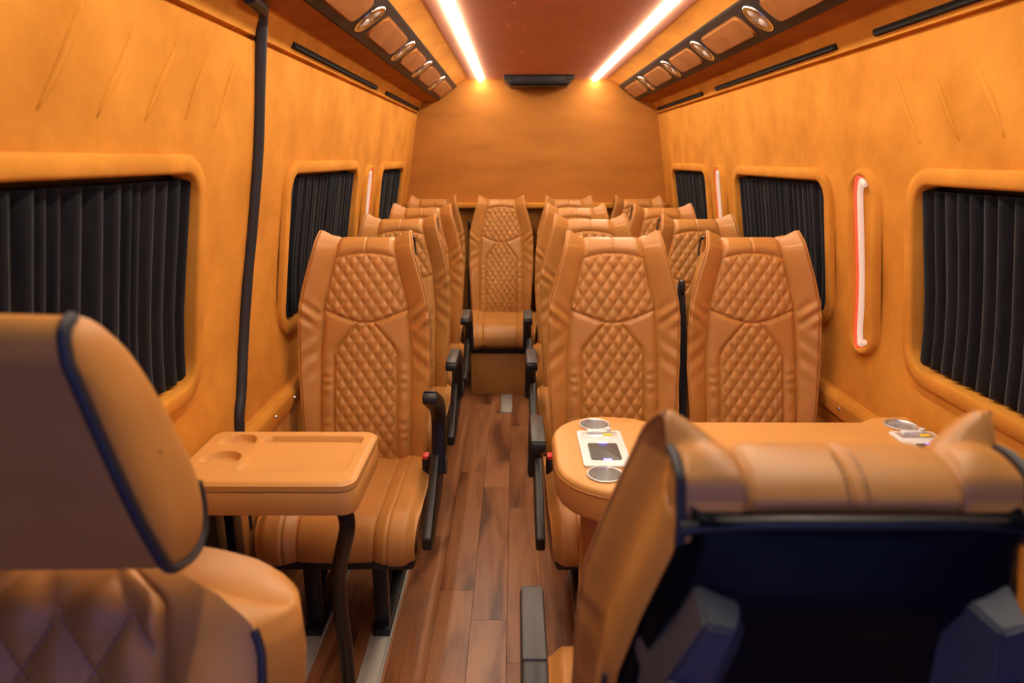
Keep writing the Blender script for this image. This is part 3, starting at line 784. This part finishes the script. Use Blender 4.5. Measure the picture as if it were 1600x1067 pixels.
# stitches along the quilting lines
sm = MB(); wq, tq = .082, .13
for fam in (1, -1):
    for c in np.arange(-8, 9):
        for h in np.arange(-.40, .005, .0085):
            x = wq*(c - fam*h/tq)
            if abs(x) > .110: continue
            x2 = wq*(c - fam*(h+.005)/tq)
            t = h+.51; p, n, ph = PP.at(t); p2 = PP.at(t+.005)[0]
            sm.tube([(x+.0028, *(p+n*.0035)), (x2+.0028, *(p2+n*.0035))], .0010, 5)
tag(sm.build('stitching', 'thread_light', pback), kind='stuff')
build_cushion('cushion', 'leather', ps, .235, .47, .50, .33)
MB().box((-.20, -.36, 0), (.20, .12, .34), .02).build('pedestal', 'plastic', ps)
# headrest: side profile extruded across with soft crown (y, z absolute -> local)
prof = [(.536, 1.268), (.545, 1.225), (.558, 1.165), (.573, 1.105), (.588, 1.060), (.600, 1.035), (.625, 1.024), (.655, 1.022), (.676, 1.034), (.686, 1.060), (.685, 1.095), (.672, 1.140), (.655, 1.185), (.632, 1.235), (.607, 1.272), (.580, 1.295), (.556, 1.302), (.541, 1.292)]
prof = spline(prof+[prof[0]], 4)[:-1]
cy = sum(p[0] for p in prof)/len(prof)-.555; cz = sum(p[1] for p in prof)/len(prof)
hr_rows = []; K = 26
for i in range(K+1):
    a = -1+2*i/K; x = .150*a; k = 1+.035*(1-a*a)-.0
    hr_rows.append([(x+(.012*(1.165-z)/.13)*(a), (y-.555-cy)*k+cy, (z-cz)*(1+.02*(1-a*a))+cz) for y, z in prof])
hm = MB().grid(hr_rows, True); head = hm.build('headrest', 'leather', ps, auto=False)
for s in (-1, 1):
    ring = hr_rows[0] if s < 0 else hr_rows[-1]; m = MB()
    rr = [ring]; xm = sum(p[0] for p in ring)/len(ring)
    for e, dx in ((.95, .005), (.85, .0095), (.7, .0125), (.5, .0145), (.25, .0155), (.02, .0158)):
        rr.append([(xm+(p[0]-xm)*e+s*dx, cy+(p[1]-cy)*e, cz+(p[2]-cz)*e) for p in ring])
    m.grid(rr if s > 0 else rr[::-1], True).build('side_panel', 'leather', head, auto=False)
    n4 = len(prof); i0, i1 = n4-6, 4*10
    idx = [(n4-8+j) % n4 for j in range(0, 8+4*10)]
    MB().tube([(ring[j][0]+s*.002, ring[j][1], ring[j][2]) for j in idx], .0058, 8).build('piping', 'rubber', head)
for s in (-1, 1): MB().cyl((s*.06, .155, .92), .008, .14, 'z', 12).build('headrest_post', 'chrome', ps)

# ------------------------------------------------------------------ folding table (left)
tb = empty('folding_table', (-.715, 1.495, 0)); tag(tb, 'small tan folding table with recessed tray top at the left wall', 'table')
X0, X1, D0, D1, ZT = -.205, .215, -.150, .150, .752
lid = MB(); nx, ny = 130, 90; rows = []
def sdrr(x, y, cx, cy_, hx, hy, r):
    dx, dy = abs(x-cx)-hx+r, abs(y-cy_)-hy+r
    return math.hypot(max(dx, 0), max(dy, 0))+min(max(dx, dy), 0)-r
for j in range(ny+1):
    y = D0+(D1-D0)*j/ny; row = []
    for i in range(nx+1):
        x = X0+(X1-X0)*i/nx; z = ZT; fy = smooth01((y-D0-.05)/.10)
        d = sdrr(x, y, .060, .012, .125, .100, .02); z -= .014*smooth01(-d/.005)*(.15+.85*fy)
        for qy in (-.025, .078):
            d2 = math.hypot((x+.125), (y-qy))-.046; g = smooth01((y-qy+.02)/.05); z -= .016*smooth01(-d2/.005)*(.1+.9*g)
        e = sdrr(x, y, (X0+X1)/2, 0, (X1-X0)/2, (D1-D0)/2, .035)
        z -= .007*smooth01((e+.012)/.012)**2
        px, py = x, y
        if abs(x-(X0+X1)/2) > (X1-X0)/2-.035 and abs(y) > (D1-D0)/2-.035 and e > -.0005:   # pull the square corners onto the rounded outline
            cx, cy2 = (X1-.035 if x > 0 else X0+.035), (D1-.035 if y > 0 else D0+.035)
            v = Vector((x-cx, y-cy2)); v = v.normalized()*.035; px, py = cx+v.x, cy2+v.y
        row.append((px, py, z))
    rows.append(row)
lid.grid(rows)
out = rrect(X0, X1, D0, D1, .035, 6)
lid.grid([[(x, y, ZT-.007) for x, y in out], [(x, y, ZT-.020) for x, y in out]][::-1], True)
lid.build('tray_top', 'table', tb)
MB().tube([(x, y, ZT-.021) for x, y in rrect(X0+.002, X1-.002, D0+.002, D1-.002, .033, 5)], .0022, 6, closed=True).build('shadow_gap', 'thread', tb)
MB().prism(rrect(X0, X1, D0, D1, .035, 5), 'z', ZT-.078, ZT-.0215, .003).build('tray_body', 'table', tb)
leg = spline([(.176, -.10, .674), (.182, -.095, .62), (.160, -.07, .54), (.138, -.045, .455), (.130, -.02, .34), (.129, .0, .232), (.128, .01, .12), (.126, .015, 0.004)], 6)
MB().tube(leg, .0185, 16).build('tube_leg', 'metal_black', tb)
for y in (-.06, .035): MB().box((-.185, y, 0), (-.138, y+.05, .674), .004).build('wall_leg', 'metal_black', tb)

# ------------------------------------------------------------------ long table (right)
rt = empty('long_table', (.435, 1.53, 0)); tag(rt, 'long tan padded table with rounded end reaching to the right wall', 'table')
def out_rt(e=0):
    L, Rr = -.49-e, .485+e; a, b = -.225-e, .225+e; r = .15+e; na, nb = -.19-e, .185+e; pts = []
    for cx, cy2, a0 in ((L+r, a+r, PI), ):
        pts += [(cx+r*math.cos(a0+PI/2*i/10), cy2+r*math.sin(a0+PI/2*i/10)) for i in range(11)]
    pts += [(L+.20, a+.006), (L+.24, na), (.32, na), (.36, a+.01), (.40, a), (Rr, a), (Rr, b), (.42, b), (.38, b-.012), (.34, nb), (L+.25, nb), (L+.21, b-.012)]
    pts += [(L+r+r*math.cos(PI/2+PI/2*i/10), b-r+r*math.sin(PI/2+PI/2*i/10)) for i in range(11)]
    return pts
CUPS = [(-.375, .155), (-.385, -.140), (.43, .155), (.43, -.14)]
TZ = .752
b = bmesh.new()
def loop(pts, z):
    vs = [b.verts.new((p[0], p[1], z)) for p in pts]
    return [b.edges.new((vs[i], vs[(i+1) % len(vs)])) for i in range(len(vs))], vs
o_in = out_rt(-.010)
eds, ov = loop(o_in, TZ)
for c in CUPS: eds += loop([(c[0]+.037*math.cos(2*PI*i/28), c[1]+.037*math.sin(2*PI*i/28)) for i in range(28)], TZ)[0]
bmesh.ops.triangle_fill(b, edges=eds, use_beauty=True)
bmesh.ops.recalc_face_normals(b, faces=list(b.faces))
for f in b.faces:
    if f.normal.z < 0: f.normal_flip()
prev = ov
for e, z in ((-.005, TZ-.002), (-.001, TZ-.007), (0, TZ-.014), (0, TZ-.070), (-.004, TZ-.078), (-.012, TZ-.082)):
    cur = [b.verts.new((p[0], p[1], z)) for p in out_rt(e)]
    for i in range(len(cur)): b.faces.new((prev[i], cur[i], cur[(i+1) % len(cur)], prev[(i+1) % len(cur)]))
    prev = cur
b.faces.new(prev)
MB().bm(b).build('table_top', 'table', rt)
pts = [(x, y, TZ-.016) for x, y in out_rt(.0005)]
MB().tube(pts, .0016, 6, closed=True).build('edge_seam', 'leather', rt)
for c in CUPS:
    rows = []
    for r, z in ((.0365, TZ-.001), (.041, TZ+.001), (.0415, TZ+.003), (.039, TZ+.0045), (.036, TZ+.003), (.0355, TZ-.01), (.034, TZ-.046), (.032, TZ-.050), (.0005, TZ-.050)):
        rows.append([(c[0]+r*math.cos(2*PI*i/32), c[1]+r*math.sin(2*PI*i/32), z) for i in range(32)])
    cup = MB().grid(rows, True).build('cup_holder', 'steel', rt, auto=False)
for cx in (-.372, .425):
    dv = MB().prism(rrect(cx-.056, cx+.056, -.105, .105, .010, 4), 'z', TZ, TZ+.006, .002).build('charger_plate', 'white', rt)
    MB().prism(rrect(cx-.036, cx+.036, -.075, .020, .008, 4), 'z', TZ+.005, TZ+.008, .001).build('charging_pad', 'pad', dv)
    MB().prism(rrect(cx-.045, cx+.045, .058, .092, .005, 3), 'z', TZ+.005, TZ+.0075, .001).build('socket_cover', 'steel', dv)
    MB().box((cx-.03, .078, TZ+.006), (cx+.02, .094, TZ+.014), .003).build('socket_lid', 'white', dv)
    MB().cyl((cx+.024, .094, TZ+.005), .007, .012, 'z', 14).build('switch_knob', 'white', dv)
    MB().box((cx+.008, .062, TZ+.006), (cx+.032, .076, TZ+.010), .002).build('sticker', 'yellow', dv)
    for y in (.019, -.074): MB().box((cx-.008, y-.002, TZ+.0065), (cx+.012, y+.002, TZ+.0088), .0005, 1).build('pilot_light', 'bluelight', dv)
MB().box((-.418, -.055, 0), (-.08, .055, TZ-.078), .012).build('pedestal', 'leather', rt)
